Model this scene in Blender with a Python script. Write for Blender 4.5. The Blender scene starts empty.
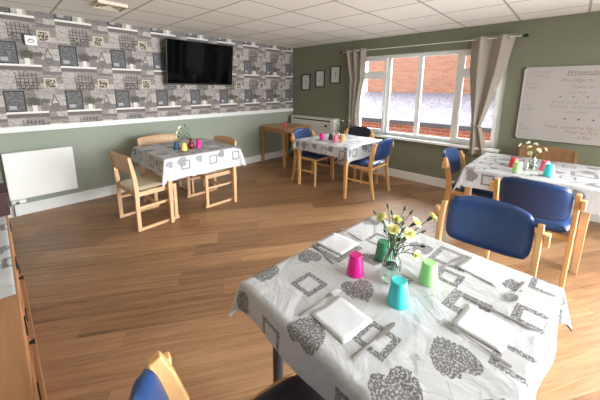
import bpy, bmesh, math, random
from mathutils import Vector, Matrix
random.seed(7)
C = bpy.context.scene.collection
R = math.radians
PI = math.pi

# ------------------------------------------------------------------ node maths
class E:
    """one scalar value in a shader node tree"""
    def __init__(s, nt, v): s.nt, s.v = nt, v
    def _op(s, op, *a, clamp=False):
        n = s.nt.nodes.new('ShaderNodeMath'); n.operation = op; n.use_clamp = clamp
        for i, x in enumerate((s,) + a):
            x = x.v if isinstance(x, E) else x
            if isinstance(x, (int, float)): n.inputs[i].default_value = x
            else: s.nt.links.new(x, n.inputs[i])
        return E(s.nt, n.outputs[0])
    def __add__(s, o): return s._op('ADD', o)
    def __sub__(s, o): return s._op('SUBTRACT', o)
    def __mul__(s, o): return s._op('MULTIPLY', o)
    def __truediv__(s, o): return s._op('DIVIDE', o)
    def mod(s, o): return s._op('FLOORED_MODULO', o)
    def floor(s): return s._op('FLOOR')
    def abs(s): return s._op('ABSOLUTE')
    def lt(s, o): return s._op('LESS_THAN', o)
    def gt(s, o): return s._op('GREATER_THAN', o)
    def max(s, o): return s._op('MAXIMUM', o)
    def min(s, o): return s._op('MINIMUM', o)
    def pow(s, o): return s._op('POWER', o)
    def sin(s): return s._op('SINE')

class Mat:
    def __init__(s, name, col=(.8, .8, .8), rough=.5, metal=0, spec=.5, **kw):
        s.m = bpy.data.materials.new(name); s.m.use_nodes = True
        s.nt = s.m.node_tree; s.b = s.nt.nodes['Principled BSDF']
        s.b.inputs['Base Color'].default_value = (*lin(col), 1)
        s.b.inputs['Roughness'].default_value = rough
        s.b.inputs['Metallic'].default_value = metal
        s.b.inputs['Specular IOR Level'].default_value = spec
        for k, v in kw.items(): s.b.inputs[k.replace('_', ' ')].default_value = v
    def node(s, t, **kw):
        n = s.nt.nodes.new(t)
        for k, v in kw.items(): setattr(n, k, v)
        return n
    def link(s, a, b): s.nt.links.new(a.v if isinstance(a, E) else a, b)
    def coords(s, kind='Object'):
        t = s.node('ShaderNodeTexCoord'); return t.outputs[kind]
    def sep(s, vec):
        n = s.node('ShaderNodeSeparateXYZ'); s.link(vec, n.inputs[0])
        return [E(s.nt, n.outputs[i]) for i in range(3)]
    def comb(s, x, y, z=0):
        n = s.node('ShaderNodeCombineXYZ')
        for i, v in enumerate((x, y, z)):
            if isinstance(v, E): s.link(v, n.inputs[i])
            else: n.inputs[i].default_value = v
        return n.outputs[0]
    def noise(s, vec, scale, detail=2, rough=.5, dist=0, color=False):
        n = s.node('ShaderNodeTexNoise'); s.link(vec, n.inputs['Vector'])
        n.inputs['Scale'].default_value = scale; n.inputs['Detail'].default_value = detail
        n.inputs['Roughness'].default_value = rough; n.inputs['Distortion'].default_value = dist
        return n.outputs['Color'] if color else E(s.nt, n.outputs['Fac'])
    def white(s, vec):
        n = s.node('ShaderNodeTexWhiteNoise', noise_dimensions='3D'); s.link(vec, n.inputs['Vector'])
        return E(s.nt, n.outputs['Value'])
    def mix(s, fac, a, b):
        n = s.node('ShaderNodeMix', data_type='RGBA')
        for v, i in ((fac, 0), (a, 6), (b, 7)):
            if isinstance(v, E): s.link(v, n.inputs[i])
            elif isinstance(v, (int, float)): n.inputs[i].default_value = v
            elif isinstance(v, tuple): n.inputs[i].default_value = (*lin(v), 1)
            else: s.link(v, n.inputs[i])
        return n.outputs[2]
    def color(s, c): s.link(c, s.b.inputs['Base Color'])
    def bump(s, h, strength=.3, dist=.01):
        n = s.node('ShaderNodeBump'); n.inputs['Strength'].default_value = strength
        n.inputs['Distance'].default_value = dist
        s.link(h, n.inputs['Height']); s.link(n.outputs[0], s.b.inputs['Normal'])

def lin(c):
    return tuple((x / 12.92 if x <= .04045 else ((x + .055) / 1.055) ** 2.4) for x in c)
def rgb(r, g, b): return (r / 255, g / 255, b / 255)

# ------------------------------------------------------------------ mesh tools
class MB:
    def __init__(s): s.bm = bmesh.new()
    def box(s, x0, x1, y0, y1, z0, z1, M=None):
        vs = [s.bm.verts.new((x, y, z)) for x in (x0, x1) for y in (y0, y1) for z in (z0, z1)]
        for f in ((0, 1, 3, 2), (4, 6, 7, 5), (0, 4, 5, 1), (2, 3, 7, 6), (0, 2, 6, 4), (1, 5, 7, 3)):
            s.bm.faces.new([vs[i] for i in f])
        if M is not None: bmesh.ops.transform(s.bm, matrix=M, verts=vs)
        return s
    def lathe(s, prof, n=24, c=(0, 0, 0)):
        rings = []
        for r, z in prof:
            if r < 1e-6: rings.append([s.bm.verts.new((c[0], c[1], c[2] + z))])
            else: rings.append([s.bm.verts.new((c[0] + r * math.cos(2 * PI * k / n), c[1] + r * math.sin(2 * PI * k / n), c[2] + z)) for k in range(n)])
        for a, b in zip(rings, rings[1:]):
            for k in range(n):
                k2 = (k + 1) % n
                if len(a) == 1 and len(b) == 1: continue
                if len(a) == 1: s.bm.faces.new((a[0], b[k], b[k2]))
                elif len(b) == 1: s.bm.faces.new((a[k], a[k2], b[0]))
                else: s.bm.faces.new((a[k], a[k2], b[k2], b[k]))
        return s
    def loft(s, rings, cap=True, closed=False):
        R_ = [[s.bm.verts.new(p) for p in r] for r in rings]
        n = len(R_[0])
        pairs = list(zip(R_, R_[1:])) + ([(R_[-1], R_[0])] if closed else [])
        for a, b in pairs:
            for k in range(n):
                s.bm.faces.new((a[k], a[(k + 1) % n], b[(k + 1) % n], b[k]))
        if cap and not closed:
            s.bm.faces.new(R_[0][::-1]); s.bm.faces.new(R_[-1])
        return s
    def sweep(s, path, y, hy, ht):
        """flat bar along an xz path at the given y; half width hy across, half depth ht in the plane"""
        P = [Vector((p[0], 0, p[1])) for p in path]; rings = []
        for i, p in enumerate(P):
            t = (P[min(i + 1, len(P) - 1)] - P[max(i - 1, 0)]).normalized(); nrm = Vector((-t.z, 0, t.x))
            h = ht[i] if isinstance(ht, (list, tuple)) else ht
            q = Vector((0, y, 0))
            rings.append([p + q + nrm * h + Vector((0, hy, 0)), p + q + nrm * h - Vector((0, hy, 0)),
                          p + q - nrm * h - Vector((0, hy, 0)), p + q - nrm * h + Vector((0, hy, 0))])
        return s.loft(rings)
    def tube(s, pts, r, n=8):
        P = [Vector(p) for p in pts]; rings = []
        for i, p in enumerate(P):
            t = (P[min(i + 1, len(P) - 1)] - P[max(i - 1, 0)]).normalized()
            a = t.orthogonal().normalized() if i == 0 else (a - t * a.dot(t)).normalized()
            b = t.cross(a); rr = r[i] if isinstance(r, (list, tuple)) else r
            rings.append([p + (a * math.cos(2 * PI * k / n) + b * math.sin(2 * PI * k / n)) * rr for k in range(n)])
        return s.loft(rings)
    def pad(s, f, n=14, T=.02, k=.25, e=4):
        """soft cushion: f(a, b, h) maps a,b in -1..1 and thickness offset h to a point"""
        front, back = {}, {}
        for i in range(n + 1):
            for j in range(n + 1):
                p, q = -1 + 2 * i / n, -1 + 2 * j / n
                a, b = p * math.sqrt(1 - k * q ** 4), q * math.sqrt(1 - k * p ** 4)
                m = max(abs(p), abs(q)); h = T * math.sqrt(max(0, 1 - m ** e))
                front[i, j] = s.bm.verts.new(f(a, b, h))
                back[i, j] = front[i, j] if m > .999 else s.bm.verts.new(f(a, b, -h))
        for i in range(n):
            for j in range(n):
                for d, fl in ((front, 0), (back, 1)):
                    v = [d[i, j], d[i + 1, j], d[i + 1, j + 1], d[i, j + 1]]
                    if fl: v.reverse()
                    try: s.bm.faces.new(v)
                    except ValueError: pass
        return s
    def build(s, name, mat, parent=None, bevel=0, smooth=True, loc=None, angle=40):
        bmesh.ops.recalc_face_normals(s.bm, faces=s.bm.faces)
        me = bpy.data.meshes.new(name); s.bm.to_mesh(me); s.bm.free()
        o = bpy.data.objects.new(name, me); C.objects.link(o)
        me.materials.append(mat.m if isinstance(mat, Mat) else mat)
        if smooth:
            for p in me.polygons: p.use_smooth = True
            me.set_sharp_from_angle(angle=R(angle))
        if bevel:
            b = o.modifiers.new('bevel', 'BEVEL'); b.width = bevel; b.segments = 2; b.limit_method = 'ANGLE'; b.angle_limit = R(35)
        if loc: o.location = loc
        if parent: o.parent = parent
        return o

def tag(o, label=None, cat=None, group=None, kind=None):
    for k, v in (('label', label), ('category', cat), ('group', group), ('kind', kind)):
        if v: o[k] = v
    return o
def thing(name, label, cat, loc=(0, 0, 0), rz=0, group=None):
    o = bpy.data.objects.new(name, None); C.objects.link(o)
    o.empty_display_size = .1
    o.location = loc; o.rotation_euler = (0, 0, rz)
    return tag(o, label, cat, group)
def kids(o): return [x for x in list(C.objects) if x.parent == o]
def copy_tree(o, parent=None):
    ks = kids(o)
    c = o.copy(); C.objects.link(c)
    if parent: c.parent = parent
    for k in ks: copy_tree(k, c)
    return c
def put(o, label, loc, rz=0, group=None):
    o.location = loc; o.rotation_euler = (0, 0, rz); o['label'] = label
    if group: o['group'] = group
    return o

# ------------------------------------------------------------------ materials
def wood(name, c1, c2, scale=30, rough=.45, axis=2):
    m = Mat(name, c1, rough); v = m.coords('Object')
    mp = m.node('ShaderNodeMapping'); m.link(v, mp.inputs[0])
    sc = [1, 1, 1]; sc[axis] = .08; mp.inputs['Scale'].default_value = sc
    n = m.noise(mp.outputs[0], scale, 4, .6, .6)
    m.color(m.mix(n._op('MULTIPLY_ADD', 2.2, -.6, clamp=True), c1, c2))
    m.bump(n, .08, .002); return m
BEECH = wood('beech', rgb(226, 180, 122), rgb(205, 152, 96))
BEECHX = wood('beech_across', rgb(226, 180, 122), rgb(205, 152, 96), axis=0)
PALE = wood('pale_wood', rgb(222, 182, 140), rgb(205, 160, 116))
PALEX = wood('pale_wood_across', rgb(222, 182, 140), rgb(205, 160, 116), axis=0)
OAK = wood('table_oak', rgb(196, 150, 102), rgb(172, 124, 80))
DKOAK = wood('brown_plywood', rgb(150, 112, 72), rgb(128, 92, 58))
OAKX = wood('table_oak_top', rgb(196, 152, 106), rgb(176, 130, 88), axis=1)
PINE = wood('orange_pine', rgb(184, 132, 90), rgb(150, 100, 62), 22, .4, axis=2)
PINEY = wood('orange_pine_long', rgb(186, 136, 94), rgb(154, 104, 66), 22, .4, axis=1)
NAVY = Mat('navy_vinyl', rgb(32, 62, 108), .36)
_n = NAVY.noise(NAVY.coords(), 260, 2); NAVY.bump(_n, .15, .001)
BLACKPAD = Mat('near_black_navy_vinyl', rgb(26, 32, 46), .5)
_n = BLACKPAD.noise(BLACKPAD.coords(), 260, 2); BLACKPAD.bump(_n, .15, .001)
CREAM = Mat('cream_vinyl', rgb(222, 206, 178), .5)
CHAR = Mat('charcoal_metal', rgb(58, 60, 66), .45, .3)
STEEL = Mat('brushed_steel', rgb(150, 147, 144), .4, .6)
WHITE = Mat('white_upvc', rgb(240, 240, 238), .35)
WGLOSS = Mat('white_enamel', rgb(244, 243, 238), .35)
BLACK = Mat('black_plastic', rgb(20, 20, 22), .4)
CHROME = Mat('chrome', rgb(200, 200, 200), .15, 1)
PAPER = Mat('white_paper', rgb(208, 208, 211), .85)
_n = PAPER.noise(PAPER.coords(), 22, 3, .6, 1.5); PAPER.bump(_n, .25, .003)
SKIRT = Mat('white_gloss_paint', rgb(232, 232, 228), .4)
WALLG = Mat('sage_green_paint', rgb(122, 124, 104), .75)
_n = WALLG.noise(WALLG.coords(), 90, 3); WALLG.bump(_n, .08, .002)
WALLP = Mat('pale_sage_paint', rgb(154, 160, 145), .75)
PALECREAM = Mat('storage_heater_white', rgb(226, 224, 216), .45)
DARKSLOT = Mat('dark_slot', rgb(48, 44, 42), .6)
def plain(name, c, rough=.35): return Mat(name, c, rough, Subsurface_Weight=0)
CUPC = dict(pink=plain('pink_plastic', rgb(232, 22, 142)), green=plain('dark_green_plastic', rgb(44, 128, 88)),
            cyan=plain('turquoise_plastic', rgb(70, 204, 208)), lime=plain('pale_green_plastic', rgb(172, 228, 148)),
            blue=plain('slate_blue_plastic', rgb(40, 84, 116)), yellow=plain('yellow_plastic', rgb(240, 214, 110)),
            red=plain('coral_red_plastic', rgb(226, 66, 76)), rose=plain('rose_pink_plastic', rgb(236, 110, 128)),
            peach=plain('peach_orange_plastic', rgb(240, 186, 116)), navy=plain('dark_navy_plastic', rgb(30, 36, 60)))
def glass(name, tint=(1, 1, 1), rough=0.0):
    m = Mat(name, tint, rough); m.b.inputs['Transmission Weight'].default_value = 1; m.b.inputs['IOR'].default_value = 1.45
    return m
VGLASS = glass('clear_vase_glass', (.93, .97, .95))
def pane_glass():
    m = Mat('window_pane'); nt = m.nt
    t = m.node('ShaderNodeBsdfTransparent'); t.inputs[0].default_value = (.96, .97, .97, 1)
    g = m.node('ShaderNodeBsdfGlossy'); g.inputs['Roughness'].default_value = .02
    fr = m.node('ShaderNodeFresnel'); fr.inputs[0].default_value = 1.3
    mx = m.node('ShaderNodeMixShader')
    m.link(fr.outputs[0], mx.inputs[0]); m.link(t.outputs[0], mx.inputs[1]); m.link(g.outputs[0], mx.inputs[2])
    m.link(mx.outputs[0], nt.nodes['Material Output'].inputs[0]); return m
PANE = pane_glass()
STEM = Mat('stem_green', rgb(72, 96, 52), .6)
LEAF = Mat('leaf_green', rgb(80, 112, 60), .6)
BUD = Mat('bud_green', rgb(48, 70, 36), .6)
BLOOM = Mat('pale_yellow_petal', rgb(248, 244, 178), .7)
BLOOMW = Mat('cream_petal', rgb(250, 246, 208), .7)
DKRED = Mat('deep_red_glaze', rgb(112, 22, 36), .18)

# floor: long planks laid at an angle to the walls
FLOOR = Mat('oak_vinyl_planks', rgb(170, 120, 78), .42)
v = FLOOR.coords(); mp = FLOOR.node('ShaderNodeMapping'); FLOOR.link(v, mp.inputs[0]); mp.inputs['Rotation'].default_value = (0, 0, R(33))
fx, fy, _ = FLOOR.sep(mp.outputs[0])
row = (fy / .19).floor(); off = FLOOR.white(FLOOR.comb(row, 3.3)) * 1.5
px = (fx + off) / 1.5; pid = px.floor()
tone = FLOOR.white(FLOOR.comb(row, pid, 1.7))
sh = FLOOR.comb(fx * .55 + tone * 9, fy * 12, tone * 5)
g1 = FLOOR.noise(sh, 2.2, 5, .62, 1.2); g2 = FLOOR.noise(sh, 9, 4, .6, .5)
t = (tone * .22 + g1 * .72 + g2 * .24 - .10)
cr = FLOOR.node('ShaderNodeValToRGB'); FLOOR.link(t, cr.inputs[0])
el = cr.color_ramp.elements
el[0].position = .22; el[0].color = (*lin(rgb(104, 74, 48)), 1); el[1].position = .78; el[1].color = (*lin(rgb(184, 144, 106)), 1)
e2 = el.new(.5); e2.color = (*lin(rgb(152, 113, 78)), 1)
ex = (fx + off).mod(1.5); ey = fy.mod(.19)
seam = ex.lt(.0025).max(ey.lt(.0025))
FLOOR.color(FLOOR.mix(seam * .4, cr.outputs[0], rgb(96, 62, 38)))
FLOOR.link(g2 * .15 + .33, FLOOR.b.inputs['Roughness'])
FLOOR.bump(g2 - seam, .12, .002)

# ceiling: 600 mm tiles in a painted grid
CEIL = Mat('ceiling_tiles', rgb(236, 230, 218), .85)
cx, cy, _ = CEIL.sep(CEIL.coords())
tx = (cx + .384).mod(.6); ty = (cy + .3355).mod(.6)
bar = tx.lt(.011).max(tx.gt(.589)).max(ty.lt(.011)).max(ty.gt(.589))
tid = CEIL.white(CEIL.comb(((cx + .384) / .6).floor(), ((cy + .3355) / .6).floor()))
ctile = CEIL.mix(tid, rgb(244, 239, 230), rgb(248, 245, 238))
CEIL.color(CEIL.mix(bar, ctile, rgb(186, 176, 164)))
spk = CEIL.noise(CEIL.coords(), 160, 2)
CEIL.bump(spk * .25 - bar, .25, .006)

# wallpaper: whitewashed planks with shelves, chalkboards, plants, wire grids, hearts
WP = Mat('shelf_print_wallpaper', rgb(190, 180, 170), .7)
wx, _, wz = WP.sep(WP.coords())
U = (wx + 3.955 + 5.33).mod(.533); W = (wz - 1.70 + 5.3).mod(.53)
iu = ((wx + 9.285) / .533).floor()
prow = (wz / .0662).floor(); pof = WP.white(WP.comb(prow.mod(8), 2.2)) * .533
pcell = ((U + pof) / .178).floor()
ptone = WP.white(WP.comb(prow.mod(8), pcell, 4.1))
grain = WP.noise(WP.comb(wx * 3, wz * 40, 0), 5, 4, .6, .5)
bgc = WP.mix(ptone, rgb(134, 124, 120), rgb(206, 198, 190))
bgc = WP.mix(grain._op('MULTIPLY_ADD', 3.2, -1.2, clamp=True) * .6, bgc, rgb(120, 110, 106))
blot = WP.noise(WP.comb(wx, wz * 1.6), 30, 3, .7)
bgc = WP.mix(blot.gt(.56) * .55, bgc, rgb(104, 96, 92))
bgc = WP.mix(wz.mod(.0662).lt(.004) * .6, bgc, rgb(110, 98, 92))
def rect(u, w, u0, u1, w0, w1): return u.gt(u0) * u.lt(u1) * w.gt(w0) * w.lt(w1)
n1 = WP.noise(WP.comb(wx, wz), 46, 3, .7); n2 = WP.noise(WP.comb(wx, wz), 90, 2, .7)
col = bgc
# wire grid
gr = rect(U, W, .12, .31, .29, .47)
lines = (U - .12).mod(.034).lt(.006).max((W - .29).mod(.036).lt(.006)) * gr
col = WP.mix(gr * .25, col, rgb(110, 100, 96)); col = WP.mix(lines * .95, col, rgb(62, 56, 56))
col = WP.mix(rect(U, W, .13, .32, .27, .37) * n1.gt(.5) * .85, col, rgb(66, 62, 50))
# small picture of leaves
fr = rect(U, W, .355, .47, .305, .415)
col = WP.mix(fr, col, rgb(206, 196, 176))
col = WP.mix(rect(U, W, .367, .458, .305, .40) * n1.gt(.47), col, rgb(82, 70, 54))
# hanging heart with a string
hx = (U - .43).abs(); hz = W - .085
heart = (hx * 1.15 + (hz - .0) .abs() * 1.0).lt(.062) * hz.lt(.035)
col = WP.mix(heart, col, rgb(104, 98, 98)); col = WP.mix(heart * n2.gt(.55) * .6, col, rgb(176, 170, 168))
strg = (hx - (W * -1 + .22) * .34).abs().lt(.005) * W.gt(.11) * W.lt(.22)
col = WP.mix(strg, col, rgb(100, 90, 84))
# plant and pot
dx = (U - .245) / .075; dz = (W - .145) / .05
pl = (dx * dx + dz * dz + (n2 - .5) * 5).lt(.9)
col = WP.mix(pl, col, rgb(88, 86, 72)); col = WP.mix(pl * n2.lt(.42), col, rgb(56, 56, 46))
dx = (U - .345) / .05; dz = (W - .15) / .028
col = WP.mix((dx * dx + dz * dz + (n2 - .5) * 4).lt(.9), col, rgb(100, 92, 80))
col = WP.mix(rect(U, W, .222, .265, .03, .10), col, rgb(226, 220, 210))
# chalkboard
col = WP.mix(rect(U, W, 0, .172, .03, .268), col, rgb(44, 44, 48))
inn = rect(U, W, .012, .16, .042, .256)
col = WP.mix(inn, col, rgb(92, 91, 92))
col = WP.mix(inn * WP.noise(WP.comb(wx * 10, wz * 26), 3, 3, .7).gt(.56) * .5, col, rgb(160, 158, 158))
col = WP.mix(rect(U, W, .03, .09, .06, .10) * .6, col, rgb(200, 200, 200))
# shelf and the dark ledge under it
col = WP.mix(rect(U, W, -.01, .36, .008, .032), col, rgb(232, 226, 218))
col = WP.mix(W.gt(.495) * U.lt(.36), col, rgb(110, 100, 98)); col = WP.mix(W.lt(.008) * U.lt(.36), col, rgb(110, 100, 98))
col = WP.mix(rect(U, W, .36, .533, .455, .49) * .6, col, rgb(96, 88, 86))
WP.color(col)

# tablecloth print, uv in metres from the middle of the table
def cloth_mat():
    m = Mat('printed_wipe_clean_cloth', rgb(190, 190, 191), .42)
    n = m.node('ShaderNodeUVMap'); uv = n.outputs[0]
    x, y, _ = m.sep(uv)
    nz = m.noise(m.comb(x, y), 150, 3, .7); n2 = m.noise(m.comb(x, y), 60, 2)
    sq = None
    for a, b, h, w in [(-.268, .236, .05, .016), (-.288, -.08, .052, .017), (.012, .34, .085, .024), (.225, .235, .052, .014), (.33, -.065, .07, .018),
                 (.185, -.11, .045, .018), (.165, -.385, .052, .02), (.405, -.39, .05, .016), (-.065, -.39, .055, .017), (.07, -.215, .06, .026),
                 (-.555, .225, .05, .014), (-.56, -.13, .06, .016), (-.25, -.57, .05, .012), (.09, -.57, .05, .012), (.4, -.57, .05, .012),
                 (.555, .1, .05, .015), (-.3, .555, .05, .014), (.1, .56, .05, .014), (.56, -.3, .05, .014), (-.56, -.42, .05, .014), (.42, .5, .05, .014), (.02, .02, .04, .012), (-.07, -.07, .0, .0)]:
        if h <= 0: continue
        c = (x - a).abs().max((y - b).abs()); k = c.lt(h * 1.06) * c.gt((h * 1.06) - w * 1.25)
        sq = k if sq is None else sq.max(k)
    bl = None
    xw = x + (n2 - .5) * .03; yw = y + (n2 - .5) * .02
    for a, b, r in [(-.364, .402, .065), (-.411, .079, .072), (-.13, .381, .058), (.354, .388, .055), (-.155, .075, .068), (.319, .057, .06), (.314, -.281, .042),
                    (-.169, -.247, .075), (-.389, -.22, .075), (-.253, -.385, .05), (.21, -.53, .05), (-.08, -.52, .045), (.46, -.47, .05), (-.42, -.53, .045),
                    (.5, -.1, .05), (.53, .3, .05), (-.12, .53, .05), (.26, .53, .05), (-.52, .04, .0), (.05, .16, .055), (-.53, .42, .05), (-.53, -.3, .05), (-.3, -.53, .06), (.54, .0, .06), (.54, -.42, .06), (.0, .52, .06)]:
        if r <= 0: continue
        th = a * 17 + b * 29; ca, sa = math.cos(th) / (r * .8), math.sin(th) / (r * .8)
        px_, py_ = xw - a, yw - b
        dx = px_ * ca + py_ * sa; dy = py_ * ca - px_ * sa
        q = dx * dx + dy * dy - 1
        k = (q * q * q - dx * dx * dy * dy * dy).lt(0)          # a heart
        bl = k if bl is None else bl.max(k)
    ink = (sq.max(bl)) * nz.gt(.46)
    base = sq.max(bl)
    # faint pencil arcs of script between the motifs
    w = m.node('ShaderNodeTexVoronoi', feature='DISTANCE_TO_EDGE'); w.inputs['Scale'].default_value = 7
    dv = m.noise(uv, 5, 2, color=True); mv = m.node('ShaderNodeVectorMath', operation='MULTIPLY_ADD')
    m.link(dv, mv.inputs[0]); mv.inputs[1].default_value = (.25, .25, 0); m.link(uv, mv.inputs[2]); m.link(mv.outputs[0], w.inputs['Vector'])
    arc = E(m.nt, w.outputs['Distance']).lt(.012) * m.noise(uv, 9, 1).gt(.53)
    scr = m.noise(m.comb(x * 3, y), 70, 3, .7, 2).gt(.6) * m.noise(uv, 8, 0).gt(.56)
    col = m.mix(arc * .4, rgb(190, 190, 191), rgb(128, 128, 130))
    col = m.mix(scr * .3, col, rgb(140, 140, 142))
    col = m.mix(base * .3, col, rgb(150, 148, 146))
    col = m.mix(ink * .85, col, rgb(74, 72, 72))
    m.color(col)
    m.bump(m.noise(uv, 7, 3, .55, .8), .4, .03)
    return m
CLOTH = cloth_mat()

CURT = Mat('oatmeal_curtain', rgb(160, 150, 138), .85)
CURT.bump(CURT.noise(CURT.coords(), 400, 1), .1, .001)
BRICK = Mat('red_brick', rgb(190, 110, 86), .85)
bt = BRICK.node('ShaderNodeTexBrick')
bx, by, bz = BRICK.sep(BRICK.coords())
BRICK.link(BRICK.comb(by, bz), bt.inputs[0])
for k, c_ in (('Color1', rgb(158, 72, 52)), ('Color2', rgb(136, 60, 44)), ('Mortar', rgb(150, 130, 112))): bt.inputs[k].default_value = (*lin(c_), 1)
bt.inputs['Scale'].default_value = 1; bt.inputs['Brick Width'].default_value = .225; bt.inputs['Row Height'].default_value = .075; bt.inputs['Mortar Size'].default_value = .008
BRICK.color(bt.outputs[0])
PBRICK = Mat('pale_orange_brick', rgb(206, 150, 120), .85)
bt = PBRICK.node('ShaderNodeTexBrick'); bx, by, bz = PBRICK.sep(PBRICK.coords())
PBRICK.link(PBRICK.comb(by, bz), bt.inputs[0])
for k, c_ in (('Color1', rgb(180, 122, 96)), ('Color2', rgb(158, 100, 78)), ('Mortar', rgb(158, 138, 120))): bt.inputs[k].default_value = (*lin(c_), 1)
bt.inputs['Scale'].default_value = 1; bt.inputs['Brick Width'].default_value = .225; bt.inputs['Row Height'].default_value = .075; bt.inputs['Mortar Size'].default_value = .008
PBRICK.color(bt.outputs[0])
SLATE = Mat('mottled_slate', rgb(120, 116, 122), .8)
_v = SLATE.coords(); _n = SLATE.noise(_v, 14, 4, .75)
SLATE.color(SLATE.mix(_n._op('MULTIPLY_ADD', 4, -1.5, clamp=True), rgb(60, 56, 64), rgb(126, 120, 130)))
DKGUT = Mat('dark_gutter', rgb(60, 58, 62), .5)
PAVE = Mat('grey_paving', rgb(150, 146, 140), .9)
SCREEN = Mat('tv_screen', rgb(5, 5, 6), .06, spec=.2)

# ------------------------------------------------------------------ the room
HC = 2.317
def struct(name, mb, mat, parent=None, **kw):
    o = mb.build(name, mat, parent, smooth=False, **kw)
    if not parent: o['kind'] = 'structure'
    return o
XL, YF = -5.12, -6.6
struct('floor', MB().box(XL, 0, YF, 0, -.1, 0), FLOOR)
struct('ceiling', MB().box(XL, 0, YF, 0, HC, HC + .1), CEIL)
struct('wall_back', MB().box(XL, .25, 0, .2, -.1, HC + .1), WALLP)
struct('trim_1', MB().box(XL, 0, -.004, 0, 1.03, HC), WP)           # papered upper part
struct('trim_2', MB().box(XL, 0, -.022, 0, .975, 1.04), SKIRT, bevel=.004)
struct('wall_left', MB().box(XL - .2, XL, YF, .2, -.1, HC + .1), WALLP)
FX0, FX1, FZ0, FZ1 = -3.4, -.6, .2, 2.15
struct('wall_front', MB().box(XL - .2, FX0, YF - .2, YF, -.1, HC + .1).box(FX1, .25, YF - .2, YF, -.1, HC + .1).box(FX0, FX1, YF - .2, YF, -.1, FZ0).box(FX0, FX1, YF - .2, YF, FZ1, HC + .1), WALLP)
fwn = bpy.data.objects.new('window_3', None); C.objects.link(fwn); fwn['kind'] = 'structure'
_F = MB()
for k in range(5):
    _x = FX0 + (FX1 - FX0 - .06) * k / 4; _F.box(_x, _x + .06, YF - .12, YF - .05, FZ0, FZ1)
_F.box(FX0, FX1, YF - .12, YF - .05, FZ0, FZ0 + .06); _F.box(FX0, FX1, YF - .12, YF - .05, FZ1 - .06, FZ1)
_F.build('window_frame', WHITE, fwn, bevel=.004, smooth=False)
MB().box(FX0 + .02, FX1 - .02, YF - .09, YF - .084, FZ0 + .02, FZ1 - .02).build('pane', PANE, fwn, smooth=False)
WY0, WY1, WZ0, WZ1 = -3.87, -1.62, .70, 2.03       # main window opening
DY0, DY1, DZ1 = -6.45, -5.15, 2.08                 # glazed doors further along the same wall
w = MB()
w.box(0, .25, WY1, 0, -.1, HC + .1); w.box(0, .25, DY1, WY0, -.1, HC + .1); w.box(0, .25, YF, DY0, -.1, HC + .1)
w.box(0, .25, WY0, WY1, -.1, WZ0); w.box(0, .25, WY0, WY1, WZ1, HC + .1); w.box(0, .25, DY0, DY1, DZ1, HC + .1)
struct('wall_right', w, WALLG)
def skirting(name, *b): struct(name, MB().box(*b, 0, .135), SKIRT, bevel=.005)
skirting('baseboard_back', XL, 0, -.018, 0)
skirting('baseboard_right', -.018, 0, DY1, -.018)
skirting('baseboard_left', XL, XL + .018, YF, -.018)

# window: frame, mullions, transoms, panes
win = bpy.data.objects.new('window_1', None); C.objects.link(win); win['kind'] = 'structure'
F = MB(); fx0, fx1 = .03, .10
F.box(fx0, fx1, WY0, WY0 + .06, WZ0, WZ1); F.box(fx0, fx1, WY1 - .06, WY1, WZ0, WZ1)
F.box(fx0 + .003, fx1 - .003, WY0 + .002, WY1 - .002, WZ0 + .001, WZ0 + .055); F.box(fx0 + .003, fx1 - .003, WY0 + .002, WY1 - .002, WZ1 - .055, WZ1 - .001)
mull = (-2.225, -2.745, -3.295)
for y in mull: F.box(fx0 + .005, fx1 - .005, y - .032, y + .032, WZ0 + .002, WZ1 - .002)
F.box(fx0 + .007, fx1 - .007, mull[0], WY1 - .01, 1.675, 1.74); F.box(fx0 + .007, fx1 - .007, WY0 + .01, mull[2], 1.675, 1.74)
F.build('window_frame', WHITE, win, smooth=False)
for a, b in ((mull[0] + .03, WY1 - .055), (WY0 + .055, mull[2] - .03)):
    for z0, z1 in ((WZ0 + .05, 1.68), (1.735, WZ1 - .05)):
        s = MB(); t_ = .035
        s.box(.015, .075, a, a + t_, z0, z1); s.box(.015, .075, b - t_, b, z0, z1)
        s.box(.017, .073, a + .001, b - .001, z0 + .001, z0 + t_); s.box(.017, .073, a + .001, b - .001, z1 - t_, z1 - .001)
        s.build('sash', WHITE, win, smooth=False)
for a, b in ((WY1, mull[0]), (mull[0], mull[1]), (mull[1], mull[2]), (mull[2], WY0)):
    MB().box(.055, .061, b, a, WZ0 + .02, WZ1 - .02).build('pane', PANE, win, smooth=False)
for y in (mull[0] + .06, mull[2] - .05):
    h = MB(); h.box(0, .016, y - .012, y + .012, 1.12, 1.2); h.box(-.018, 0, y - .009, y + .009, 1.08, 1.18)
    h.build('window_handle', WHITE, win, bevel=.002)
MB().box(-.11, .04, WY0 - .04, WY1 + .04, WZ0 - .035, WZ0).build('window_sill', WHITE, win, bevel=.006)

dr = bpy.data.objects.new('window_2', None); C.objects.link(dr); dr['kind'] = 'structure'
F = MB(); m_ = (DY0 + DY1) / 2
for y in (DY0, m_ - .05, DY1 - .07): F.box(.05, .12, y, y + (.1 if abs(y - m_) < .1 else .07), 0, DZ1)
F.box(.05, .12, DY0, DY1, 0, .09); F.box(.05, .12, DY0, DY1, DZ1 - .07, DZ1)
F.build('window_frame', WHITE, dr, bevel=.004, smooth=False)
MB().box(.08, .086, DY0 + .03, DY1 - .03, .03, DZ1 - .03).build('pane', PANE, dr, smooth=False)

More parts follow.
